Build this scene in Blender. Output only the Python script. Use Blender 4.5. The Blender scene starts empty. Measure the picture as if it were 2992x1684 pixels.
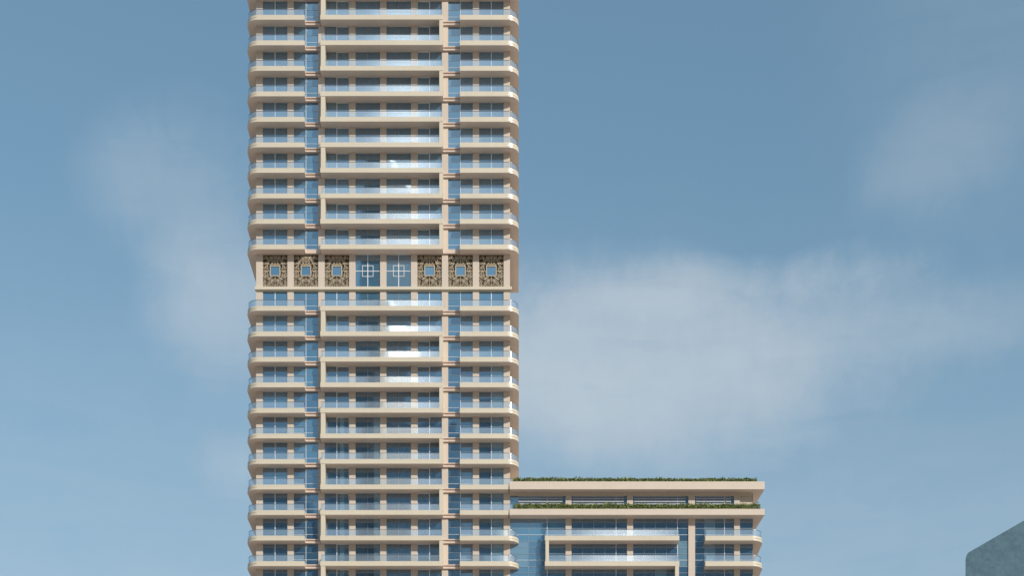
import bpy, bmesh, math, random
from mathutils import Vector
R = math.radians
random.seed(7)
S = bpy.context.scene
COL = S.collection

# ------------------------------------------------------------------ camera, sky, sun
F = 4800.0                      # focal length in photograph pixels (2992 wide)
CX, HY = 1496.0, 3250.0         # centre column and horizon row of the photograph
EYE = 1.6
cam_d = bpy.data.cameras.new('camera')
cam = bpy.data.objects.new('camera', cam_d)
COL.objects.link(cam)
cam.location = (0, 0, EYE)
cam.rotation_euler = (R(90), 0, 0)
cam_d.sensor_width = 36
cam_d.lens = F / 2992 * 36
cam_d.shift_y = (HY - 842) / 2992
cam_d.clip_start = 0.1
cam_d.clip_end = 20000
S.camera = cam

SUN_AZ = 140.0                  # degrees clockwise from +Y
SUN_EL = 31.0
sd = Vector((math.sin(R(SUN_AZ)) * math.cos(R(SUN_EL)), math.cos(R(SUN_AZ)) * math.cos(R(SUN_EL)), math.sin(R(SUN_EL))))
sun_d = bpy.data.lights.new('sun', 'SUN')
sun_d.energy = 3.8
sun_d.angle = R(0.5)
sun_d.color = (1.0, 0.955, 0.88)
sun = bpy.data.objects.new('sun', sun_d)
COL.objects.link(sun)
sun.rotation_euler = (-sd).to_track_quat('-Z', 'Y').to_euler()

vs = S.view_settings
vs.view_transform = 'Standard'
vs.look = 'None'
vs.exposure = 0.0
vs.gamma = 1.0
S.cycles.max_bounces = 8
S.cycles.transparent_max_bounces = 16
S.cycles.sample_clamp_indirect = 6
S.cycles.blur_glossy = 0.0

W = bpy.data.worlds.new('World')
S.world = W
W.use_nodes = True
nt = W.node_tree
nt.nodes.clear()


def N(t, kind, **kw):
    n = t.nodes.new(kind)
    for k, v in kw.items():
        setattr(n, k, v)
    return n


def math_n(t, op, a, b=None, clamp=False):
    n = N(t, 'ShaderNodeMath', operation=op)
    n.use_clamp = clamp
    for i, v in enumerate((a, b)):
        if v is None:
            continue
        if isinstance(v, (int, float)):
            n.inputs[i].default_value = v
        else:
            t.links.new(v, n.inputs[i])
    return n.outputs[0]


def vmath(t, op, a, b=None):
    n = N(t, 'ShaderNodeVectorMath', operation=op)
    for i, v in enumerate((a, b)):
        if v is None:
            continue
        if isinstance(v, (tuple, list, Vector)):
            n.inputs[i].default_value = v
        else:
            t.links.new(v, n.inputs[i])
    return n.outputs['Value'] if op == 'DOT_PRODUCT' else n.outputs[0]


SKY_CEIL = 6.0
sky = N(nt, 'ShaderNodeTexSky', sky_type='NISHITA')
sky.sun_disc = False
sky.sun_elevation = R(SUN_EL)
sky.sun_rotation = R(SUN_AZ)
sky.air_density = 1.0
sky.dust_density = 0.4
sky.ozone_density = 1.0
hsv = N(nt, 'ShaderNodeHueSaturation')
hsv.inputs['Hue'].default_value = 0.478
hsv.inputs['Saturation'].default_value = 1.0
hsv.inputs['Value'].default_value = 1.14
# the sky's glow round the sun is held below a ceiling, lowering the fill light
lum = vmath(nt, 'DOT_PRODUCT', sky.outputs[0], (0.25, 0.55, 0.20))
comp = math_n(nt, 'DIVIDE', 1.0, math_n(nt, 'ADD', 1.0, math_n(nt, 'POWER', math_n(nt, 'DIVIDE', lum, SKY_CEIL), 1.5)))
scl = N(nt, 'ShaderNodeVectorMath', operation='SCALE')
nt.links.new(sky.outputs[0], scl.inputs[0])
nt.links.new(comp, scl.inputs['Scale'])
nt.links.new(scl.outputs[0], hsv.inputs['Color'])

tc = N(nt, 'ShaderNodeTexCoord')
dirv = tc.outputs['Generated']


def noise(t, vec, scale, detail=5, rough=0.55, stretch=(1, 1, 1), dist=0.0):
    mp = N(t, 'ShaderNodeMapping')
    mp.inputs['Scale'].default_value = stretch
    t.links.new(vec, mp.inputs['Vector'])
    n = N(t, 'ShaderNodeTexNoise')
    n.inputs['Scale'].default_value = scale
    n.inputs['Detail'].default_value = detail
    n.inputs['Roughness'].default_value = rough
    n.inputs['Distortion'].default_value = dist
    t.links.new(mp.outputs[0], n.inputs['Vector'])
    return n.outputs['Fac']


wob1 = noise(nt, dirv, 9, 4, 0.55, (1, 1, 1.3))
feather = noise(nt, dirv, 42, 6, 0.66, (0.9, 1, 1.0), 1.0)
wob2 = noise(nt, dirv, 26, 4, 0.6, (1.5, 1, 0.8))
body = noise(nt, dirv, 15, 6, 0.62, (0.5, 1, 2.8), 0.8)
fine = noise(nt, dirv, 60, 4, 0.6, (1.6, 1, 0.8))


def smooth(t, v, a, b):
    n = N(t, 'ShaderNodeMapRange', interpolation_type='SMOOTHSTEP')
    n.inputs['From Min'].default_value = a
    n.inputs['From Max'].default_value = b
    t.links.new(v, n.inputs['Value'])
    return n.outputs['Result']


def cloud(px, py, rx, ry, amt, wob=0.7, tilt=0.0, hard=0.0, side=1.0):
    """one cloud bank in the sky: a soft ellipse of directions, edges broken by noise"""
    c = Vector(((px - CX) / F, side, (HY - py) / F)).normalized()
    e1 = Vector((1, 0, 0)) - c * c.x
    e1.normalize()
    e2 = c.cross(e1)
    e2 = -e2 if e2.z < 0 else e2
    ct, st = math.cos(R(tilt)), math.sin(R(tilt))
    a1 = e1 * ct + e2 * st
    a2 = e2 * ct - e1 * st
    k = c.length / math.sqrt(1 + ((px - CX) / F) ** 2 + ((HY - py) / F) ** 2)
    u = math_n(nt, 'DIVIDE', vmath(nt, 'DOT_PRODUCT', dirv, tuple(a1)), rx / F * k)
    v = math_n(nt, 'DIVIDE', vmath(nt, 'DOT_PRODUCT', dirv, tuple(a2)), ry / F * k)
    r = math_n(nt, 'SQRT', math_n(nt, 'ADD', math_n(nt, 'MULTIPLY', u, u), math_n(nt, 'MULTIPLY', v, v)))
    w = math_n(nt, 'ADD', math_n(nt, 'MULTIPLY', math_n(nt, 'SUBTRACT', wob1, 0.5), wob * 2.0),
               math_n(nt, 'ADD', math_n(nt, 'MULTIPLY', math_n(nt, 'SUBTRACT', wob2, 0.5), wob * 0.9),
                      math_n(nt, 'MULTIPLY', math_n(nt, 'SUBTRACT', feather, 0.5), wob * 0.7)))
    r = math_n(nt, 'ADD', r, w)
    m = N(nt, 'ShaderNodeMapRange', interpolation_type='SMOOTHSTEP')
    m.inputs['From Min'].default_value = 1.25 - hard
    m.inputs['From Max'].default_value = 0.15 + hard
    nt.links.new(r, m.inputs['Value'])
    front = math_n(nt, 'GREATER_THAN', vmath(nt, 'DOT_PRODUCT', dirv, tuple(c)), 0.5)
    return math_n(nt, 'MULTIPLY', math_n(nt, 'MULTIPLY', m.outputs[0], front), amt)


banks = [
    cloud(1500, 2250, 3600, 1300, 0.34, 0.10, 0),      # low milky haze towards the horizon
    cloud(1850, 1070, 760, 310, 0.62, 0.30, -2, 0.10),
    cloud(1640, 1150, 400, 210, 0.36, 0.35, -8),
    cloud(2080, 825, 540, 80, 0.34, 0.75, 4),
    cloud(2350, 960, 420, 190, 0.16, 0.4, 10),
    cloud(2520, 1010, 560, 170, 0.14, 0.45, 4),
    cloud(660, 900, 250, 230, 0.44, 0.35, 0),
    cloud(580, 640, 230, 300, 0.24, 0.5, 12),
    cloud(330, 500, 130, 190, 0.13, 0.5, -25),
    cloud(700, 1370, 130, 110, 0.20, 0.5, 0),
    cloud(2740, 420, 270, 150, 0.15, 0.45, 28),
    cloud(2880, 930, 380, 120, 0.16, 0.5, 10),
    cloud(2950, 100, 600, 500, 0.10, 0.3, 0),
]
tot = banks[0]
for b in banks[1:]:
    tot = math_n(nt, 'ADD', tot, b)
tex = math_n(nt, 'ADD', math_n(nt, 'MULTIPLY', body, 0.9), math_n(nt, 'MULTIPLY', fine, 0.25))
tex = smooth(nt, tex, 0.22, 0.72)
tex = math_n(nt, 'ADD', math_n(nt, 'MULTIPLY', tex, 0.52), 0.52)
tot = math_n(nt, 'MULTIPLY', tot, tex)
tot = math_n(nt, 'SUBTRACT', 1.0, math_n(nt, 'EXPONENT', math_n(nt, 'MULTIPLY', tot, -1.15)))
CLOUD = N(nt, 'ShaderNodeRGB')
SKY_STRENGTH = 0.15
CLOUD.outputs[0].default_value = (0.57 / SKY_STRENGTH, 0.635 / SKY_STRENGTH, 0.69 / SKY_STRENGTH, 1)
mixc = N(nt, 'ShaderNodeMix', data_type='RGBA')
nt.links.new(tot, mixc.inputs['Factor'])
nt.links.new(hsv.outputs[0], mixc.inputs[6])
nt.links.new(CLOUD.outputs[0], mixc.inputs[7])
# unseen bright patches added to the sky behind the camera, to glow in balcony glass
glow = cloud(1170, -150, 120, 800, 0.62, 0.12, 0, side=-1.0)
glow = math_n(nt, 'ADD', glow, cloud(1190, -150, 480, 1150, 0.13, 0.15, 0, side=-1.0))
glow = math_n(nt, 'ADD', glow, cloud(1850, 760, 170, 300, 0.75, 0.12, 0, side=-1.0))
glow = math_n(nt, 'MINIMUM', glow, 1.0)
lit = N(nt, 'ShaderNodeMix', data_type='RGBA')
lit.inputs[7].default_value = (2.6 / SKY_STRENGTH, 2.7 / SKY_STRENGTH, 2.75 / SKY_STRENGTH, 1)
nt.links.new(glow, lit.inputs['Factor'])
nt.links.new(mixc.outputs[2], lit.inputs[6])
bg = N(nt, 'ShaderNodeBackground')
bg.inputs['Strength'].default_value = SKY_STRENGTH
nt.links.new(lit.outputs[2], bg.inputs['Color'])
out = N(nt, 'ShaderNodeOutputWorld')
nt.links.new(bg.outputs[0], out.inputs['Surface'])


# ------------------------------------------------------------------ materials
def new_mat(name):
    m = bpy.data.materials.new(name)
    m.use_nodes = True
    t = m.node_tree
    b = t.nodes['Principled BSDF']
    return m, t, b


def plaster(name, col, rough=0.5, var=0.10, spec=0.3, streak=0.06, bump=0.0):
    """painted render: slow tone drift, faint rain streaks and grain"""
    m, t, b = new_mat(name)
    g = N(t, 'ShaderNodeNewGeometry')
    n1 = noise(t, g.outputs['Position'], 0.35, 4, 0.6)
    n2 = noise(t, g.outputs['Position'], 3.0, 4, 0.6, (1, 1, 0.12))
    v = math_n(t, 'ADD', math_n(t, 'MULTIPLY', math_n(t, 'SUBTRACT', n1, 0.5), var * 2),
               math_n(t, 'MULTIPLY', math_n(t, 'SUBTRACT', n2, 0.5), streak * 2))
    v = math_n(t, 'ADD', v, 1.0)
    mx = N(t, 'ShaderNodeVectorMath', operation='SCALE')
    mx.inputs[0].default_value = col
    t.links.new(v, mx.inputs['Scale'])
    t.links.new(mx.outputs[0], b.inputs['Base Color'])
    b.inputs['Roughness'].default_value = rough
    b.inputs['Specular IOR Level'].default_value = spec
    return m


def metal(name, col, rough=0.4, metallic=0.0):
    m, t, b = new_mat(name)
    g = N(t, 'ShaderNodeNewGeometry')
    n1 = noise(t, g.outputs['Position'], 2.0, 3, 0.6)
    mx = N(t, 'ShaderNodeVectorMath', operation='SCALE')
    mx.inputs[0].default_value = col
    t.links.new(math_n(t, 'ADD', math_n(t, 'MULTIPLY', n1, 0.2), 0.9), mx.inputs['Scale'])
    t.links.new(mx.outputs[0], b.inputs['Base Color'])
    b.inputs['Roughness'].default_value = rough
    b.inputs['Metallic'].default_value = metallic
    return m


def window_glass(name, diff, refl=0.39, tint=(0.70, 0.82, 0.90), var=0.35):
    """coated solar glass: a slightly dusty tinted body with a mirror-like outer face"""
    m, t, b = new_mat(name)
    t.nodes.remove(b)
    o = t.nodes['Material Output']
    info = N(t, 'ShaderNodeObjectInfo')
    g = N(t, 'ShaderNodeNewGeometry')
    d = N(t, 'ShaderNodeBsdfDiffuse')
    n0 = noise(t, g.outputs['Position'], 0.5, 3, 0.5)
    k = math_n(t, 'ADD', math_n(t, 'MULTIPLY', info.outputs['Random'], var), 1 - var * 0.5)
    k = math_n(t, 'MULTIPLY', k, math_n(t, 'ADD', math_n(t, 'MULTIPLY', n0, 0.3), 0.85))
    mx = N(t, 'ShaderNodeVectorMath', operation='SCALE')
    mx.inputs[0].default_value = diff
    t.links.new(k, mx.inputs['Scale'])
    t.links.new(mx.outputs[0], d.inputs['Color'])
    gl = N(t, 'ShaderNodeBsdfGlossy')
    gl.inputs['Color'].default_value = (*tint, 1)
    gl.inputs['Roughness'].default_value = 0.03
    n1 = noise(t, g.outputs['Position'], 0.45, 2, 0.5)
    bp = N(t, 'ShaderNodeBump')
    bp.inputs['Strength'].default_value = 0.06
    bp.inputs['Distance'].default_value = 0.05
    t.links.new(n1, bp.inputs['Height'])
    t.links.new(bp.outputs[0], gl.inputs['Normal'])
    lw = N(t, 'ShaderNodeFresnel')
    lw.inputs['IOR'].default_value = 1.5
    fac = math_n(t, 'ADD', math_n(t, 'MULTIPLY', lw.outputs[0], 0.6), refl, True)
    mix = N(t, 'ShaderNodeMixShader')
    t.links.new(fac, mix.inputs[0])
    t.links.new(d.outputs[0], mix.inputs[1])
    t.links.new(gl.outputs[0], mix.inputs[2])
    t.links.new(mix.outputs[0], o.inputs['Surface'])
    return m


def rail_glass(name):
    m, t, b = new_mat(name)
    t.nodes.remove(b)
    o = t.nodes['Material Output']
    tr = N(t, 'ShaderNodeBsdfTransparent')
    tr.inputs['Color'].default_value = (0.92, 0.96, 0.975, 1)
    gl = N(t, 'ShaderNodeBsdfGlossy')
    gl.inputs['Color'].default_value = (0.95, 0.97, 1, 1)
    gl.inputs['Roughness'].default_value = 0.045
    df = N(t, 'ShaderNodeBsdfDiffuse')
    df.inputs['Color'].default_value = (0.68, 0.76, 0.80, 1)
    fr = N(t, 'ShaderNodeFresnel')
    fr.inputs['IOR'].default_value = 1.5
    fac = math_n(t, 'MINIMUM', math_n(t, 'ADD', math_n(t, 'MULTIPLY', fr.outputs[0], 1.6), 0.10), 0.45)
    mA = N(t, 'ShaderNodeMixShader')
    mA.inputs[0].default_value = 0.11
    t.links.new(tr.outputs[0], mA.inputs[1])
    t.links.new(df.outputs[0], mA.inputs[2])
    mB = N(t, 'ShaderNodeMixShader')
    t.links.new(fac, mB.inputs[0])
    t.links.new(mA.outputs[0], mB.inputs[1])
    t.links.new(gl.outputs[0], mB.inputs[2])
    t.links.new(mB.outputs[0], o.inputs['Surface'])
    return m


M = {
    'slab': plaster('slab_paint', (0.64, 0.56, 0.435), 0.30, 0.06, 0.5, 0.06),
    'soffit': plaster('soffit_pale', (0.78, 0.665, 0.58), 0.8, 0.06, 0.15, 0.0),  # slab undersides, a lighter and pinker tone than the edges
    'column': plaster('column_render', (0.60, 0.505, 0.42), 0.7, 0.06, 0.2, 0.05),
    'wall': plaster('wall_render', (0.62, 0.50, 0.39), 0.75, 0.07, 0.2, 0.05),
    'spandrel': plaster('spandrel_paint', (0.63, 0.50, 0.415), 0.6, 0.05, 0.3, 0.04),
    'wing': plaster('wing_render', (0.63, 0.53, 0.435), 0.6, 0.05, 0.3, 0.05),
    'screen': plaster('screen_metal', (0.52, 0.43, 0.31), 0.5, 0.08, 0.4, 0.03),
    'dark': plaster('recess_shade', (0.10, 0.078, 0.05), 0.8, 0.1, 0.2, 0.05),  # dark colour stands in for deep shade behind the lattice
    'white': metal('white_aluminium', (0.82, 0.83, 0.84), 0.35),
    'grey': metal('grey_aluminium', (0.36, 0.40, 0.44), 0.35, 0.3),
    'rail': metal('handrail_steel', (0.16, 0.165, 0.17), 0.3, 0.3),
    'reflection_slat': metal('reflection_slat_grey', (0.40, 0.42, 0.46), 0.4),
    'glass': window_glass('window_glass', (0.058, 0.155, 0.245), 0.31),
    'glass_dark_refl': window_glass('dark_refl_glass', (0.032, 0.090, 0.16), 0.31),  # darker copy of the glass, its colour standing in for mirrored towers
    'glass_blind': window_glass('glass_over_blind', (0.16, 0.28, 0.36), 0.28),
    'rail_glass': rail_glass('balustrade_glass'),
}


# ------------------------------------------------------------------ helpers
def PX(px, y):
    return (px - CX) * y / F


def PZ(py, y):
    return EYE + (HY - py) * y / F


class MB:
    def __init__(s):
        s.v, s.f, s.m = [], [], []

    def box(s, x0, x1, y0, y1, z0, z1, mi=0):
        b = len(s.v)
        s.v += [(x0, y0, z0), (x1, y0, z0), (x1, y1, z0), (x0, y1, z0), (x0, y0, z1), (x1, y0, z1), (x1, y1, z1), (x0, y1, z1)]
        s.f += [tuple(b + i for i in q) for q in ((0, 3, 2, 1), (4, 5, 6, 7), (0, 1, 5, 4), (1, 2, 6, 5), (2, 3, 7, 6), (3, 0, 4, 7))]
        s.m += [mi] * 6

    def quad(s, a, b, c, d, mi=0):
        n = len(s.v)
        s.v += [a, b, c, d]
        s.f.append((n, n + 1, n + 2, n + 3))
        s.m.append(mi)

    def loft(s, loops, cap=True, mi=0):
        """stack of equal-length closed loops (counter-clockwise from above, bottom to top)"""
        b = len(s.v)
        n = len(loops[0])
        for l in loops:
            s.v += l
        for k in range(len(loops) - 1):
            for i in range(n):
                j = (i + 1) % n
                s.f.append((b + k * n + i, b + k * n + j, b + (k + 1) * n + j, b + (k + 1) * n + i))
                s.m.append(mi)
        if cap:
            s.f.append(tuple(b + i for i in reversed(range(n))))
            s.f.append(tuple(b + (len(loops) - 1) * n + i for i in range(n)))
            s.m += [mi, mi]

    def bar(s, path, w, z0, z1, mi=0, lean=0.0):
        """strip of thickness w along a 2-D path, solid; lean shifts it sideways with height"""
        n = len(path)
        L, Rr = [], []
        for i, p in enumerate(path):
            a = Vector(path[max(i - 1, 0)])
            c = Vector(path[min(i + 1, n - 1)])
            d = (c - a).normalized()
            nn = Vector((-d.y, d.x)) * (w / 2)
            p = Vector(p)
            L.append(p + nn)
            Rr.append(p - nn)
        b = len(s.v)
        for i in range(n):
            q = (L[i] - Rr[i]) / w * lean
            s.v += [(L[i].x + q.x * z0, L[i].y + q.y * z0, z0), (Rr[i].x + q.x * z0, Rr[i].y + q.y * z0, z0),
                    (Rr[i].x + q.x * z1, Rr[i].y + q.y * z1, z1), (L[i].x + q.x * z1, L[i].y + q.y * z1, z1)]
        for i in range(n - 1):
            for q in range(4):
                r = (q + 1) % 4
                s.f.append((b + i * 4 + q, b + i * 4 + r, b + (i + 1) * 4 + r, b + (i + 1) * 4 + q))
                s.m.append(mi)
        s.f.append((b, b + 1, b + 2, b + 3))
        e = b + (n - 1) * 4
        s.f.append((e + 3, e + 2, e + 1, e))
        s.m += [mi, mi]

    def mesh(s, name, mats, bevel=0.0, soffit=None):
        me = bpy.data.meshes.new(name)
        me.from_pydata(s.v, [], s.f)
        for m in mats if isinstance(mats, (list, tuple)) else [mats]:
            me.materials.append(m)
        for p, mi in zip(me.polygons, s.m):
            p.material_index = mi
        bm = bmesh.new()
        bm.from_mesh(me)
        bmesh.ops.recalc_face_normals(bm, faces=bm.faces)
        if soffit:
            me.materials.append(soffit)
            for f in bm.faces:
                if f.normal.z < -0.9:
                    f.material_index = len(me.materials) - 1
        if bevel:
            ed = [e for e in bm.edges if len(e.link_faces) == 2 and e.calc_face_angle(0) > 0.6]
            bmesh.ops.bevel(bm, geom=ed, offset=bevel, segments=1, affect='EDGES', clamp_overlap=True)
        bm.to_mesh(me)
        bm.free()
        return me


def link(name, me, parent=None, loc=(0, 0, 0)):
    o = bpy.data.objects.new(name, me)
    COL.objects.link(o)
    o.location = loc
    if parent:
        o.parent = parent
    return o


def tag(o, label=None, cat=None, group=None, kind=None):
    for k, v in (('label', label), ('category', cat), ('group', group), ('kind', kind)):
        if v:
            o[k] = v
    return o


def smooth_arc(me, ang=0.5):
    for p in me.polygons:
        p.use_smooth = True
    me.set_sharp_from_angle(angle=ang)


# ------------------------------------------------------------------ ground
g = MB()
g.quad((-6000, -6000, 0), (6000, -6000, 0), (6000, 6000, 0), (-6000, 6000, 0))
ground_m = plaster('paved_ground', (0.52, 0.42, 0.355), 0.9, 0.12, 0.1, 0.0)
tag(link('ground', g.mesh('ground', ground_m)), kind='structure')

# ------------------------------------------------------------------ the tower
Y0 = 220.0                      # front edge of the balconies
D = 1.30                        # balcony depth
YW = Y0 + D                     # front of the columns
YG = YW + 0.20                  # front of the glass
YC = YW + 0.34                  # structural core behind the glass
DEPTH = 14.0
M_PX = Y0 / F
TX = PX(1119, YW)
tower = bpy.data.objects.new('apartment_tower', None)
COL.objects.link(tower)
tower.location = (TX, YW, 0)
tag(tower, 'tall beige residential tower with curved balconies and blue glass, left of the low block', 'building')


def lx(px, y):
    return PX(px, y) - TX


def ly(y):
    return y - YW


SLAB_H = 0.64
up = {n: PZ(42.6 + 74.67 * n, Y0) for n in range(-3, 10)}          # top of each balcony edge, upper block
lo = {m: PZ(894.4 + 74.72 * m, Y0) for m in range(0, 13)}          # lower block
levels = sorted(list(up.values()) + list(lo.values()))
PITCH = 74.7 * M_PX
CORNICE_TOP = PZ(837.5, YW - 0.3)
CORNICE_BOT = PZ(846.3, YW - 0.3)
TOP = up[-3] + 0.5

# core and columns
c = MB()
x0, x1 = lx(750, YC), lx(1488.5, YC)
c.box(x0, x1, ly(YC), ly(YC + DEPTH), 0, TOP)
link('wall', c.mesh('tower_wall', M['wall']), tower)
col_px = [748.4] + [840 + 90.25 * k for k in range(8)]
for k in range(9):
    a = 748.4 if k == 0 else 768 + 90.25 * (k - 1) + 71.75
    b = 768 + 90.25 * k if k < 8 else 1490.2
    cc = MB()
    cc.box(lx(a, YW), lx(b, YW), 0, ly(YC) + 0.05, 0, TOP)
    link('column', cc.mesh('column', M['column']), tower)

WIN_W = 71.75 * YG / F
WIN_X = [lx(768 + 90.25 * k + 35.9, YG) for k in range(8)]
PANE_H = PITCH - 0.50


def pane_mesh(name, h, mats, splits=(0.0, 1.0), mis=(0,)):
    m = MB()
    w = WIN_W + 0.04
    for i in range(len(splits) - 1):
        m.box(-w / 2 + w * splits[i] + (0.0 if i == 0 else 0.004), -w / 2 + w * splits[i + 1], 0, 0.05, 0, h, mis[i])
    return m.mesh(name, mats)


GL = [M['glass'], M['glass_dark_refl'], M['glass_blind']]
PANES = {
    'a': pane_mesh('pane_plain', PANE_H, GL, (0, 0.5, 1), (0, 0)),
    'd': pane_mesh('pane_dark_refl', PANE_H, GL, (0, 0.5, 1), (1, 1)),
    'b': pane_mesh('pane_blind_side', PANE_H, GL, (0, 0.5, 1), (1, 2)),
    'c': pane_mesh('pane_curtain', PANE_H, GL, (0, 0.62, 0.8, 1), (1, 2, 1)),
    'e': pane_mesh('pane_curtain_end', PANE_H, GL, (0, 0.18, 0.55, 0.75, 1), (1, 1, 1, 2)),
}


def frame_mesh(kind, h):
    m = MB()
    w = WIN_W
    y0, y1 = -0.05, 0.0
    if kind == 'sliding':
        m.box(-0.045, 0.045, -0.06, 0, 0, h)
        m.box(-w / 2, -w / 2 + 0.03, y0, y1, 0, h, 1)
        m.box(w / 2 - 0.03, w / 2, y0, y1, 0, h, 1)
        m.box(-w / 2 + 0.03, -0.035, y0, y1, h - 0.06, h, 1)
        m.box(0.035, w / 2 - 0.03, y0, y1, h - 0.06, h, 1)
    elif kind == 'sash_right':
        m.box(-0.045, 0.045, -0.06, 0, 0, h)
        m.box(w / 2 - 0.07, w / 2 - 0.02, y0, y1, 0, h - 0.05)
        m.box(0.035, w / 2 - 0.02, y0, y1, h - 0.05, h)
        m.box(-w / 2, -w / 2 + 0.03, y0, y1, 0, h, 1)
        m.box(-w / 2 + 0.03, -0.045, y0, y1, h - 0.05, h, 1)
    elif kind == 'sash_left':
        m.box(-0.045, 0.045, -0.06, 0, 0, h)
        m.box(-w / 2 + 0.02, -w / 2 + 0.07, y0, y1, 0, h - 0.05)
        m.box(-w / 2 + 0.02, -0.035, y0, y1, h - 0.05, h)
        m.box(w / 2 - 0.03, w / 2, y0, y1, 0, h, 1)
        m.box(0.045, w / 2 - 0.03, y0, y1, h - 0.05, h, 1)
    elif kind == 'recess':
        m.box(-0.025, 0.025, y0, y1, 0, h)
        for z, c_ in ((0.80, 0), (1.75, 1)):
            m.box(-w / 2, -0.025, y0 + 0.01, y1, z, z + 0.035, c_)
            m.box(0.025, w / 2, y0 + 0.01, y1, z, z + 0.035, c_)
    elif kind == 'fixed':
        m.box(-0.018, 0.018, y0, y1, 0, h, 1)
        for z in (0.75, 1.55):
            m.box(-w / 2, -0.018, y0 + 0.01, y1, z, z + 0.025, 1)
            m.box(0.018, w / 2, y0 + 0.01, y1, z, z + 0.025, 1)
    return m.mesh('window_frame_' + kind, [M['white'], M['grey']])


KIND = ['sliding', 'recess', 'sash_right', 'fixed', 'fixed', 'sash_left', 'recess', 'sliding']
NAME = {'sliding': 'balcony_door', 'sash_right': 'balcony_door', 'sash_left': 'balcony_door', 'recess': 'recess_window', 'fixed': 'picture_window'}
FR = {k: frame_mesh(k, PANE_H) for k in ('sliding', 'recess', 'sash_right', 'sash_left', 'fixed')}
rs = random.Random(3)


def storey(z_floor_top, height, row):
    """eight windows of one storey; row counts lower-block storeys (None in the upper block)"""
    z = z_floor_top - SLAB_H + 0.50
    for k in range(8):
        style = 'a'
        if row is not None and row >= 3:
            style = rs.choice('dda') if k in (0, 1) and row < 8 else ('b' if k == 7 else 'd')
            if k in (2, 3) and row >= 5:
                style = 'c' if k == 2 else 'e'
        me = PANES[style]
        kind = KIND[k]
        o = link(NAME[kind], me, tower, (WIN_X[k], ly(YG), z))
        f = link('window_frame', FR[kind], o)
        s = height / PANE_H
        if abs(s - 1) > 0.005:
            o.scale.z = s


ups = [up[n] for n in range(-3, 10)]
for n in range(-2, 10):
    storey(up[n], up[n - 1] - SLAB_H - (up[n] - SLAB_H + 0.50), None)
for m_ in range(0, 13):
    ceil = (lo[m_ - 1] - SLAB_H) if m_ > 0 else CORNICE_BOT + 0.10
    storey(lo[m_], ceil - (lo[m_] - SLAB_H + 0.50), m_)


# balcony slabs ------------------------------------------------------
RC = 1.55
XL, XR = lx(721.5, Y0 + 1.0), lx(1516, Y0 + 1.0)
SIDE_BACK = 11.7
NA = 14
GROOVE = [(0.0, 0.0), (0.26, 0.0), (0.265, 0.09), (0.345, 0.09), (0.35, 0.03), (SLAB_H, 0.03)]


def corner_plan(side, inner_x, wall_x, inset):
    """plan of a balcony that turns the corner of the tower; groove inset fades out along the front"""
    xo = XL if side < 0 else XR
    s = side
    yf = ly(Y0)
    pts = [(inner_x, yf)]
    cx_, cy_ = xo - s * RC, yf + RC
    for i in range(NA + 1):
        t = math.pi / 2 * i / NA
        ii = inset * min(1.0, t / 0.25)
        pts.append((cx_ + s * (RC - ii) * math.sin(t), cy_ - (RC - ii) * math.cos(t)))
    pts.append((xo - s * inset, yf + SIDE_BACK))
    pts.append((wall_x, yf + SIDE_BACK))
    pts.append((wall_x, ly(YG) + 0.08))
    pts.append((inner_x, ly(YG) + 0.08))
    return pts if s > 0 else pts[::-1]


def corner_slab(side, inner_x, wall_x):
    m = MB()
    m.loft([[(x, y, z) for x, y in corner_plan(side, inner_x, wall_x, i)] for z, i in GROOVE])
    me = m.mesh('corner_balcony', M['slab'], soffit=M['soffit'])
    smooth_arc(me)
    return me


def corner_path(side, inner_x, off, ret=True, back=SIDE_BACK):
    xo = XL if side < 0 else XR
    yf = ly(Y0)
    s = side
    pts = [(inner_x, -0.02)] if ret else []
    pts += [(inner_x, yf + off)]
    cx_, cy_ = xo - s * RC, yf + RC
    for i in range(NA + 1):
        t = math.pi / 2 * i / NA
        pts.append((cx_ + s * (RC - off) * math.sin(t), cy_ - (RC - off) * math.cos(t)))
    pts.append((xo - s * off, yf + back))
    return pts


RAIL_H = 0.86


LEAN = math.tan(R(4.0))         # lean added so the railings mirror the glint and the windows don't


def rails(path, tag_, side=1):
    gm, hm = MB(), MB()
    gm.bar(path, 0.024, 0.0, RAIL_H - 0.012, 0, LEAN * side)
    hm.bar(path, 0.055, RAIL_H - 0.012, RAIL_H + 0.035, 0, LEAN * side)
    # shoe channel that holds the glass
    hm.bar(path, 0.05, -0.02, 0.02)
    a, b = gm.mesh('balustrade_' + tag_, M['rail_glass']), hm.mesh('handrail_' + tag_, M['rail'])
    smooth_arc(a, 0.6)
    return a, b


L_IN, R_IN = lx(890, Y0), lx(1343.6, Y0)
WLX, WRX = lx(752, YC), lx(1486.5, YC)
left_slab = corner_slab(-1, L_IN, WLX)
right_slab = corner_slab(1, R_IN, WRX)
left_rail = rails(corner_path(-1, L_IN - 0.10, 0.12), 'left', -1)
right_rail = rails(corner_path(1, R_IN + 0.10, 0.12), 'right')
# storeys where the low block butts against the tower: the right balcony stops square
cut = MB()
CUTX = lx(1485.5, Y0)
cut.box(R_IN, CUTX, ly(Y0), ly(YG) + 0.08, 0, SLAB_H)
cut_slab = cut.mesh('cut_balcony', M['slab'], 0.012, soffit=M['soffit'])
cut_rail = rails([(R_IN + 0.10, -0.02), (R_IN + 0.10, ly(Y0) + 0.12), (lx(1497, Y0), ly(Y0) + 0.12)], 'cut')

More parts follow.
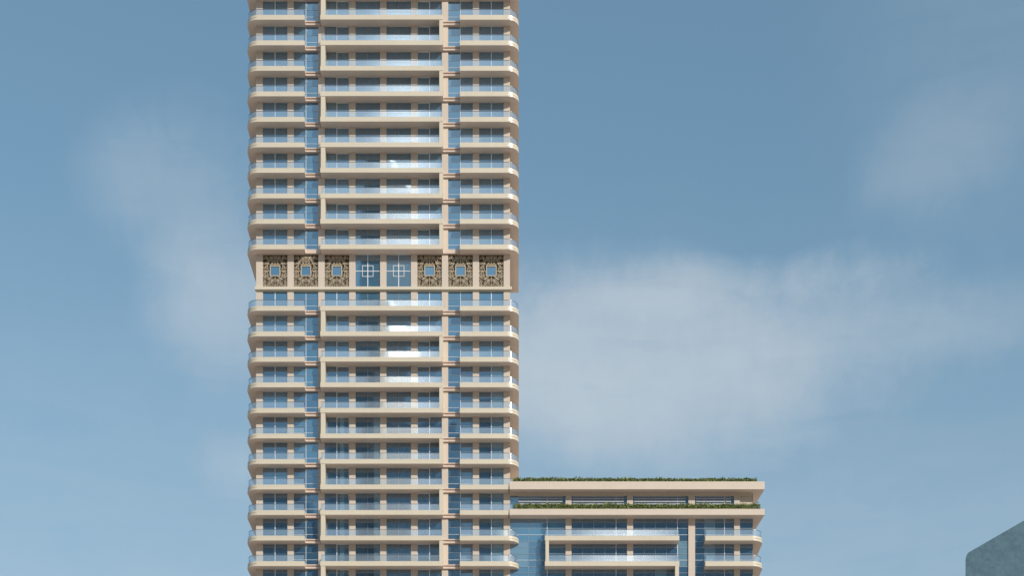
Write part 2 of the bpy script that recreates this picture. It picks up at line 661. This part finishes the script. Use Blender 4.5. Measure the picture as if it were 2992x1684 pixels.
# centre balcony
CL, CR = lx(935.5, Y0), lx(1294, Y0)
cs = MB()
cs.box(CL, CR, ly(Y0) - 0.03, ly(YG) + 0.08, 0, SLAB_H)
centre_slab = cs.mesh('centre_balcony', M['slab'], 0.015, soffit=M['soffit'])
yb = ly(Y0) + 0.10
centre_rail = {
    'left': rails([(CL + 0.05, yb), (CR - 0.12, yb), (CR - 0.12, -0.02)], 'centre_l'),
    'right': rails([(CL + 0.12, -0.02), (CL + 0.12, yb), (CR - 0.05, yb)], 'centre_r'),
}
fin_h = PITCH - SLAB_H
fl = MB()
fl.box(lx(937.3, Y0), lx(950.3, Y0), ly(Y0) + 0.02, 0.10, SLAB_H, SLAB_H + fin_h)
fr_ = MB()
fr_.box(lx(1283.6, Y0), lx(1294.6, Y0), ly(Y0) + 0.02, 0.10, SLAB_H, SLAB_H + fin_h)
fin = {'left': fl.mesh('fin_left', M['slab']), 'right': fr_.mesh('fin_right', M['slab'])}

# spandrel channel across the recesses
def spandrel(a, b, groove=True):
    m = MB()
    xa, xb = lx(a, YW), lx(b, YW)
    yo = -0.24
    if groove:
        m.box(xa, xb, yo, ly(YG) + 0.06, 0, 0.20)
        m.box(xa, xb, yo + 0.16, ly(YG) + 0.06, 0.20, 0.42)
        m.box(xa, xb, yo, ly(YG) + 0.06, 0.42, 0.56)
    else:
        m.box(xa, xb, yo, ly(YG) + 0.06, 0, 0.56)
    return m.mesh('spandrel', M['spandrel'])


SP = {(s, g_): spandrel(*({'l': (892, 937), 'r': (1293, 1345)}[s]), g_) for s in 'lr' for g_ in (True, False)}


def floor_plate(z_top, parity_fin, has_fin, last=False, cut_right=False):
    z = z_top - SLAB_H
    o = link('corner_balcony', left_slab, tower, (0, 0, z))
    link('balustrade', left_rail[0], o, (0, 0, SLAB_H))
    link('handrail', left_rail[1], o, (0, 0, SLAB_H))
    o = link('corner_balcony', cut_slab if cut_right else right_slab, tower, (0, 0, z))
    rr = cut_rail if cut_right else right_rail
    link('balustrade', rr[0], o, (0, 0, SLAB_H))
    link('handrail', rr[1], o, (0, 0, SLAB_H))
    o = link('centre_balcony', centre_slab, tower, (0, 0, z))
    link('balustrade', centre_rail[parity_fin][0], o, (0, 0, SLAB_H))
    link('handrail', centre_rail[parity_fin][1], o, (0, 0, SLAB_H))
    if has_fin:
        link('fin', fin[parity_fin], o)
    for s in 'lr':
        link('spandrel', SP[(s, not last)], tower, (0, 0, z))


# fin standing on slab n reaches slab n-1 above it
for n in range(-3, 10):
    # between n-1 (above) and n: right fin when n is odd, left fin when n is even
    floor_plate(up[n], 'right' if n % 2 else 'left', n > -3, last=(n == 9))
for m_ in range(0, 13):
    # between m-1 and m: left when m is odd, right when m is even
    floor_plate(lo[m_], 'left' if m_ % 2 else 'right', m_ > 0, cut_right=m_ in (7, 8))

# plant storey: cornice, screens, two big windows ----------------------
cm = MB()
cm.box(lx(744.7, YW), lx(1495.6, YW), -0.30, 0.02, CORNICE_BOT, CORNICE_TOP)
cm.box(lx(746.2, YW), lx(1494, YW), -0.18, 0.02, CORNICE_BOT - 0.10, CORNICE_BOT)
cm.box(lx(749.5, YW), lx(1489, YW), 0.02, ly(YC) + 0.02, CORNICE_BOT - 0.10, CORNICE_TOP - 0.01)
link('cornice', cm.mesh('cornice', M['slab'], 0.012), tower)
PZ0 = CORNICE_TOP - 0.05
PH = up[9] - SLAB_H - PZ0


def screen_mesh():
    """pierced lattice screen: rings and branching bars about a framed square opening, one solid sheet"""
    m = MB()
    rr = random.Random(11)
    w, h = WIN_W - 0.02, PH
    cyz = (PZ(793.3, YG) - PZ0)
    half = 0.645
    th0, th1 = -0.10, -0.02
    # frame round the opening
    for a in (-1, 1):
        m.box(a * half - 0.05, a * half + 0.05, -0.13, 0, cyz - half - 0.05, cyz + half + 0.05)
        m.box(-half + 0.05, half - 0.05, -0.13, 0, cyz + a * half - 0.05, cyz + a * half + 0.05)
    # cross ribs
    for a in (-1, 1):
        m.box(min(a * half + a * .06, a * w / 2), max(a * half + a * .06, a * w / 2), -0.11, 0, cyz - 0.03, cyz + 0.03)
    m.box(-0.03, 0.03, -0.11, 0, 0.0, cyz - half - 0.06)
    m.box(-0.03, 0.03, -0.11, 0, cyz + half + 0.06, h)

    def seg(p, q, t):
        d = Vector((q[0] - p[0], q[1] - p[1]))
        if d.length < 1e-4:
            return
        nn = Vector((-d.y, d.x)).normalized() * t / 2
        a, b_, c_, e = (p[0] + nn.x, p[1] + nn.y), (p[0] - nn.x, p[1] - nn.y), (q[0] - nn.x, q[1] - nn.y), (q[0] + nn.x, q[1] + nn.y)
        yj = rr.uniform(0, 0.012)
        b0 = len(m.v)
        for yy in (th0 - yj, th1):
            m.v += [(x, yy, z) for x, z in (a, b_, c_, e)]
        m.f += [tuple(b0 + i for i in q_) for q_ in ((0, 1, 2, 3), (4, 7, 6, 5), (0, 4, 5, 1), (1, 5, 6, 2), (2, 6, 7, 3), (3, 7, 4, 0))]
        m.m += [0] * 6

    def ring(cx_, cz_, r, t):
        k = 10
        pts = [(cx_ + r * math.cos(2 * math.pi * i / k), cz_ + r * math.sin(2 * math.pi * i / k)) for i in range(k)]
        for i in range(k):
            seg(pts[i], pts[(i + 1) % k], t)

    def inside(x, z):
        return abs(x) < half + 0.05 and abs(z - cyz) < half + 0.05

    # right half generated, left half mirrored
    pts = []
    cell = 0.34
    nx, nz = int(w / 2 / cell) + 1, int(h / cell) + 1
    grid = {}
    for i in range(nx + 1):
        for j in range(nz + 1):
            x = min(i * (w / 2) / nx + (rr.uniform(-.11, .11) if 0 < i < nx else 0), w / 2)
            z = j * h / nz + (rr.uniform(-.11, .11) if 0 < j < nz else 0)
            grid[i, j] = (x, z)
    circ = []
    for (x, z, r) in [(0.45, 0.3, .16), (1.25, .28, .17), (.85, .62, .14), (.35, .75, .14), (1.35, .8, .14), (.9, 1.0, .1),
                      (1.2, 1.35, .13), (1.3, 1.9, .14), (1.15, 2.35, .12), (1.38, 2.75, .14), (.95, 3.05, .13), (.4, 2.95, .14), (1.35, 3.35, .14), (.6, 3.4, .12), (.2, 2.6, .1)]:
        circ.append((x, z * h / 3.7, r))
    for s in (-1, 1):
        for (x, z, r) in circ:
            if not inside(x, z):
                ring(s * x, z, r, 0.05)
    for (i, j), p in grid.items():
        for di, dj in ((1, 0), (0, 1), (1, 1), (1, -1)):
            q = grid.get((i + di, j + dj))
            if q is None:
                continue
            pr = 0.60 if (di == 0 or dj == 0) else 0.36
            if rr.random() > pr:
                continue
            mx, mz = (p[0] + q[0]) / 2, (p[1] + q[1]) / 2
            if inside(mx, mz) or inside(*p) or inside(*q):
                continue
            if any((mx - a) ** 2 + (mz - b_) ** 2 < (r * .95) ** 2 for a, b_, r in circ):
                continue
            for s in (-1, 1):
                seg((s * p[0], p[1]), (s * q[0], q[1]), 0.044)
    return m.mesh('lattice_screen', M['screen'])


scr = screen_mesh()
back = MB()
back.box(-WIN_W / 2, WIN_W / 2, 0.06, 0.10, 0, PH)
back_me = back.mesh('screen_shade_sheet', M['dark'])
cz = PZ(793.3, YG) - PZ0
op = MB()
op.box(-0.61, 0.61, -0.03, 0.02, cz - 0.61, cz + 0.61)
op_me = op.mesh('screen_window', M['glass'])
big = MB()
big.box(-WIN_W / 2 - .02, WIN_W / 2 + .02, 0, 0.05, 0, PH)
big_me = big.mesh('plant_window', M['glass'])
bf = MB()
w = WIN_W / 2
q = 0.72
bf.box(-0.045, 0.045, -0.07, 0, 0, PH)
bf.box(-w, -0.045, -0.06, 0, cz - 0.035, cz + 0.035)
bf.box(0.045, w, -0.06, 0, cz - 0.035, cz + 0.035)
for a in (-1, 1):
    bf.box(a * q - 0.028, a * q + 0.028, -0.08, 0, cz - q - 0.028, cz + q + 0.028)
    bf.box(-q + 0.028, q - 0.028, -0.08, 0, cz + a * q - 0.028, cz + a * q + 0.028)
bf_me = bf.mesh('plant_window_frame', M['white'])
for k in range(8):
    if k in (3, 4):
        o = link('plant_window', big_me, tower, (WIN_X[k], ly(YG), PZ0))
        link('window_frame', bf_me, o)
    else:
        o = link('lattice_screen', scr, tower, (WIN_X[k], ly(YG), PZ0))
        link('recess_shade_sheet', back_me, o)
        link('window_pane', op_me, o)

# ------------------------------------------------------------------ the low block beside the tower
wing = bpy.data.objects.new('apartment_block', None)
COL.objects.link(wing)
WX = PX(1860, YW)
wing.location = (WX, YW, 0)
tag(wing, 'low beige apartment block with two planted roof edges, attached right of the tower', 'building')


def wx(px, y=YW):
    return PX(px, y) - WX


ROOF_T, ROOF_B = PZ(1408.0, Y0), PZ(1431.3, Y0)
TER_T, TER_B = PZ(1488.3, Y0), PZ(1506.3, Y0)
RX0 = wx(1488.4, Y0)
RX1 = wx(2234.3, Y0)
WD = 14.0
c = MB()
c.box(wx(1492, YC), wx(2197, YC), ly(YC), ly(YC) + WD, 0, ROOF_B + 0.2)
link('wall', c.mesh('wing_wall', M['wall']), wing)


def deck(z0, z1, depth_front, back, name):
    m = MB()
    yf = ly(Y0) - depth_front
    pl = [(RX0, yf), (RX1, yf), (RX1 - 0.42 * back / 5.2, yf + back), (RX0, yf + back)]
    m.loft([[(x, y, z) for x, y in pl] for z in (z0, z1)])
    return m.mesh(name, M['wing'], 0.02, soffit=M['soffit'])


link('roof_slab', deck(ROOF_B, ROOF_T, 0.0, 12, 'roof_slab'), wing)
hb = MB()
hb.box(wx(1490), wx(2199), 0.05, ly(YG) + 0.03, ROOF_B - 0.36, ROOF_B + 0.01)
link('header_beam', hb.mesh('header_beam', M['wing']), wing)
link('terrace_slab', deck(TER_B, TER_T, 0.0, 12, 'terrace_slab'), wing)
ccols = [(1652.5, 1670), (1832, 1850), (2011.5, 2031), (2145, 2161.7)]
for a, b in ccols:
    cc = MB()
    cc.box(wx(a), wx(b), 0, ly(YC) + 0.05, 0, ROOF_B + 0.05)
    link('column', cc.mesh('wing_column', M['column']), wing)

bays = [(1491, 1652.5), (1670, 1832), (1850, 2011.5), (2031, 2145), (2161.7, 2199)]
wl = [lo[m_] for m_ in range(8, 13)]
for si in range(5):
    if si == 0:
        zb, zt = TER_B + 0.4, ROOF_B + 0.02
    else:
        zb = lo[8 + si] - SLAB_H + 0.4
        zt = (TER_B if si == 1 else lo[7 + si] - SLAB_H + 0.4 - 0.01)
        if si > 1:
            zt = lo[7 + si] - SLAB_H + 0.4 - 0.004
        if 8 + si > 12:
            continue
    for bi, (a, b) in enumerate(bays):
        m = MB()
        xa, xb = wx(a - 0.5, YG), wx(b + 0.5, YG)
        wdt = xb - xa
        npn = max(1, round(wdt / (2.4 if bi == 0 else 1.45)))
        for i in range(npn):
            mi = 1
            if si == 0:
                mi = 3 if bi == 4 else 1
            elif rs.random() < 0.14:
                mi = 2
            elif bi == 0:
                mi = 0
            m.box(xa + wdt * i / npn + (0 if i == 0 else 0.004), xa + wdt * (i + 1) / npn, 0, 0.05, 0, zt - zb, mi)
        o = link('curtain_window', m.mesh('curtain_window', GL + [M['column']]), wing, (0, ly(YG), zb))
        f = MB()
        h = zt - zb
        f.box(xa, xb, -0.05, 0, h - 0.05, h - 0.001, 1)
        for i in range(npn + 1):
            x = xa + wdt * i / npn
            strong = (i == npn - 1)
            t = 0.035 if strong else 0.02
            f.box(x - t, x + t, -0.06, 0, 0, h, 0 if strong else 1)
        if si > 0:
            for z in (0.85, 1.7, 2.55):
                for i in range(npn):
                    f.box(xa + wdt * i / npn + 0.04, xa + wdt * (i + 1) / npn - 0.04, -0.045, 0, z, z + 0.04, 0 if z < 1 else 1)
        link('window_frame', f.mesh('window_frame', [M['white'], M['grey']]), o)
        if si == 0:
            lv = MB()  # slats stand in for streaky reflections in the top-floor glass
            z = 0.75
            k = 0
            while z < h - 0.35:
                lv.box(xa + (1.1 if bi == 0 else 0.15), xb - 0.45, -0.20 + 0.02 * k, -0.08 + 0.02 * k, z, z + 0.20)
                z += 0.36
                k += 1
            if bi < 4:
                link('reflection_slat', lv.mesh('reflection_slat', M['reflection_slat']), o)

# wing balconies
def wing_centre(z_top, fin_side):
    xa, xb = wx(1592, Y0), wx(1985, Y0)
    m = MB()
    m.box(xa, xb, ly(Y0), ly(YG) + 0.08, 0, SLAB_H)
    o = link('long_balcony', m.mesh('long_balcony', M['slab'], 0.015, soffit=M['soffit']), wing, (0, 0, z_top - SLAB_H))
    p = [(xa + .1, -0.02), (xa + .1, yb), (xb - .1, yb), (xb - .1, -0.02)]
    a, b = rails(p, 'long')
    link('balustrade', a, o, (0, 0, SLAB_H))
    link('handrail', b, o, (0, 0, SLAB_H))
    f = MB()
    if fin_side == 'left':
        f.box(wx(1594, Y0), wx(1604, Y0), ly(Y0) + .02, .10, -fin_h, 0)
    else:
        f.box(wx(1973, Y0), wx(1984, Y0), ly(Y0) + .02, .10, -fin_h, 0)
    link('fin', f.mesh('fin', M['slab']), o)


for i, m_ in enumerate((9, 10, 11, 12)):
    wing_centre(lo[m_], 'left' if i % 2 == 0 else 'right')
_XR, _XL = XR, XL
XR = wx(2228.5, Y0 + 1.0)
SB = SIDE_BACK
wr_slab = corner_slab(1, wx(2061, Y0), wx(2194, YC))
wr_rail = rails(corner_path(1, wx(2061, Y0) + .1, .12), 'wing')
XR = _XR
for m_ in (9, 10, 11, 12):
    o = link('corner_balcony', wr_slab, wing, (0, 0, lo[m_] - SLAB_H))
    link('balustrade', wr_rail[0], o, (0, 0, SLAB_H))
    link('handrail', wr_rail[1], o, (0, 0, SLAB_H))


# ------------------------------------------------------------------ hedges
def leaf_material(name, a, b):
    m, t, bs = new_mat(name)
    g_ = N(t, 'ShaderNodeNewGeometry')
    r = N(t, 'ShaderNodeValToRGB')
    r.color_ramp.elements[0].color = (*a, 1)
    r.color_ramp.elements[1].color = (*b, 1)
    t.links.new(g_.outputs['Random Per Island'], r.inputs[0])
    t.links.new(r.outputs[0], bs.inputs['Base Color'])
    bs.inputs['Roughness'].default_value = 0.5
    bs.inputs['Subsurface Weight'].default_value = 0.0
    return m


LEAF = leaf_material('hedge_leaf', (0.03, 0.055, 0.012), (0.34, 0.40, 0.11))


def hedge(x0, x1, y0, y1, z, h, n, seed, label):
    rr = random.Random(seed)
    m = MB()
    # woody stems down in the planter
    x = x0 + 0.1
    while x < x1:
        m.box(x - .015, x + .015, (y0 + y1) / 2 - .015, (y0 + y1) / 2 + .015, -0.05, h * rr.uniform(.5, .8))
        x += rr.uniform(.25, .5)
    prof = [rr.uniform(-1, 1) for _ in range(400)]

    def hh(x_):
        u = (x_ - x0) / 0.55
        i = int(u)
        f_ = u - i
        return h * (1 + 0.16 * (prof[i % 400] * (1 - f_) + prof[(i + 1) % 400] * f_))
    for _ in range(n):
        px = rr.uniform(x0, x1)
        py = rr.uniform(y0, y1)
        top = hh(px)
        pz = top * (rr.random() ** 0.75)
        if rr.random() < 0.03:
            pz = top * rr.uniform(1.0, 1.28)
        L_ = rr.uniform(.16, .34)
        Wd = L_ * rr.uniform(.32, .5)
        az = rr.uniform(0, 2 * math.pi)
        el = rr.uniform(-0.2, 1.25)
        d = Vector((math.cos(az) * math.cos(el), math.sin(az) * math.cos(el), math.sin(el)))
        sd_ = d.cross(Vector((rr.uniform(-1, 1), rr.uniform(-1, 1), rr.uniform(-1, 1)))).normalized()
        c_ = Vector((px, py, pz))
        a_, e_ = c_ - d * L_ / 2, c_ + d * L_ / 2
        mid = c_ + sd_.cross(d) * 0.02
        m.quad(tuple(a_), tuple(mid + sd_ * Wd / 2), tuple(e_), tuple(mid - sd_ * Wd / 2))
    me = bpy.data.meshes.new('hedge')
    me.from_pydata(m.v, [], m.f)
    me.materials.append(LEAF)
    o = link('hedge', me, None, ((0, 0, z)))
    tag(o, label, 'hedge', 'hedges along the low block')


hedge(PX(1500, Y0), PX(2213, Y0), Y0 + 0.12, Y0 + 0.75, ROOF_T, 0.52, 9000, 5, 'thin upper hedge on the flat roof edge, against the sky')
hedge(PX(1501, Y0), PX(2222, Y0), Y0 + 0.10, Y0 + 0.80, TER_T, 0.74, 11000, 6, 'lower hedge on the terrace edge, in front of the top floor windows')

# ------------------------------------------------------------------ unseen towers behind the camera, mirrored in the glass; two added for the glint
def tower_glass(name, base, rough, refl, cell, lines, broad=None):
    m, t, b = new_mat(name)
    t.nodes.remove(b)
    o = t.nodes['Material Output']
    tco = N(t, 'ShaderNodeTexCoord')
    br = N(t, 'ShaderNodeTexBrick')
    br.offset = 0.0
    br.inputs['Scale'].default_value = 1.0
    br.inputs['Brick Width'].default_value = cell
    br.inputs['Row Height'].default_value = 3.6
    br.inputs['Mortar Size'].default_value = 0.16
    br.inputs['Color1'].default_value = (*base, 1)
    br.inputs['Color2'].default_value = (*[c_ * 0.72 for c_ in base], 1)
    br.inputs['Mortar'].default_value = (*lines, 1)
    sp = N(t, 'ShaderNodeSeparateXYZ')
    t.links.new(tco.outputs['Object'], sp.inputs[0])
    cb = N(t, 'ShaderNodeCombineXYZ')
    t.links.new(math_n(t, 'ADD', sp.outputs[0], sp.outputs[1]), cb.inputs[0])
    t.links.new(sp.outputs[2], cb.inputs[1])
    t.links.new(cb.outputs[0], br.inputs['Vector'])
    d = N(t, 'ShaderNodeBsdfDiffuse')
    t.links.new(br.outputs['Color'], d.inputs['Color'])
    gl = N(t, 'ShaderNodeBsdfGlossy')
    gl.inputs['Color'].default_value = (0.9, 0.93, 0.97, 1)
    gl.inputs['Roughness'].default_value = rough
    mx = N(t, 'ShaderNodeMixShader')
    t.links.new(math_n(t, 'MULTIPLY', math_n(t, 'SUBTRACT', 1.0, br.outputs['Fac']), refl), mx.inputs[0])
    t.links.new(d.outputs[0], mx.inputs[1])
    t.links.new(gl.outputs[0], mx.inputs[2])
    if broad:
        g2 = N(t, 'ShaderNodeBsdfGlossy')
        g2.inputs['Color'].default_value = (0.95, 0.93, 0.88, 1)
        g2.inputs['Roughness'].default_value = broad[0]
        m2 = N(t, 'ShaderNodeMixShader')
        m2.inputs[0].default_value = broad[1]
        t.links.new(mx.outputs[0], m2.inputs[1])
        t.links.new(g2.outputs[0], m2.inputs[2])
        mx = m2
    t.links.new(mx.outputs[0], o.inputs['Surface'])
    return m


def back_tower(x, y, w, dp, h, rot, mat, label):
    e = bpy.data.objects.new('unseen_glass_tower', None)
    COL.objects.link(e)
    e.location = (x, y, 0)
    e.rotation_euler.z = R(rot)
    tag(e, label, 'building')
    b_ = MB()
    b_.box(-w, 0, -dp, 0, 0, h)
    link('facade', b_.mesh('facade', mat), e)
    r_ = MB()
    r_.box(-w + 1.2, -1.2, -dp + 1.2, -1.2, h, h + 3.0)
    link('roof_plant', r_.mesh('roof_plant', M['grey']), e)
    return e


NAVY = tower_glass('navy_tower_glass', (0.085, 0.14, 0.20), 0.08, 0.32, 3.0, (0.22, 0.26, 0.30))
SHINE = tower_glass('glint_reflector_glass', (0.30, 0.33, 0.36), 0.10, 0.016, 1.6, (0.34, 0.36, 0.38), (0.30, 0.028))
OCCLUDER = tower_glass('pale_occluder_glass', (0.24, 0.31, 0.37), 0.08, 0.5, 2.4, (0.3, 0.33, 0.36))
shine = back_tower(-48.9, -13.0, 6, 24, 266, 16, SHINE, 'unseen very tall slender glass tower, placed and leaned to throw a sun glint on the balconies')  # added reflector behind the camera for the railing glint
shine.rotation_euler = (0, R(3.22), R(15.97))
back_tower(-14, -3, 22, 5, 186, 0, OCCLUDER, 'unseen pale blue slab tower, added to hide the lower part of the tallest one from the windows')  # added blocker: keeps the reflector's lower face out of the windows
back_tower(-35, -42, 20, 30, 207, 0, NAVY, 'dark glass tower across the street, left of the tallest one')
back_tower(-60, -46, 60, 30, 184, 0, NAVY, 'broad dark glass tower across the street, mirrored in the lowest left windows')
back_tower(-1, -34, 10.5, 30, 206, 0, NAVY, 'narrow dark glass tower across the street, mirrored in the lower right windows of the tower')
back_tower(80, -48, 71, 30, 190, 0, NAVY, 'wide dark glass tower across the street, mirrored in the low block')

# ------------------------------------------------------------------ grey overlay-like hexagon at the right edge, built as a solid block
YN = 205.0
nb = MB()
pts = [(2821, 1700)]
for i in range(7):
    t = i / 6
    # rounded shoulder between the upright side and the sloping top
    a = (2821, 1640)
    b = (2822, 1618)
    c2 = (2836, 1612.5)
    pts.append(((1 - t) ** 2 * a[0] + 2 * t * (1 - t) * b[0] + t * t * c2[0], (1 - t) ** 2 * a[1] + 2 * t * (1 - t) * b[1] + t * t * c2[1]))
pts += [(2991, 1523), (3075, 1571), (3160, 1620), (3160, 1700)]
prof = [(PX(x, YN), PZ(y, YN)) for x, y in pts]
prof[0] = (prof[0][0], 0.0)
prof[-1] = (prof[-1][0], 0.0)
NXC = PX(2990, YN)
lo_, hi_ = [(x - NXC, 0.0, z) for x, z in prof], [(x - NXC + 6.0, 16.0, z) for x, z in prof]
nb.loft([lo_, hi_])
m, t, b = new_mat('mottled_blue_grey')
g_ = N(t, 'ShaderNodeNewGeometry')
n1 = noise(t, g_.outputs['Position'], 1.7, 6, 0.75)
rp = N(t, 'ShaderNodeValToRGB')
rp.color_ramp.elements[0].position = 0.37
rp.color_ramp.elements[0].color = (0.033, 0.088, 0.125, 1)
rp.color_ramp.elements[1].position = 0.63
rp.color_ramp.elements[1].color = (0.066, 0.142, 0.182, 1)
t.links.new(n1, rp.inputs[0])
t.links.new(rp.outputs[0], b.inputs['Base Color'])
b.inputs['Roughness'].default_value = 0.7
nbo = link('grey_hexagon_block', nb.mesh('grey_hexagon_block', m), None, (NXC, YN, 0))
tag(nbo, 'blue grey mottled overlay-like hexagon at the lower right corner, built as a solid block', 'building')
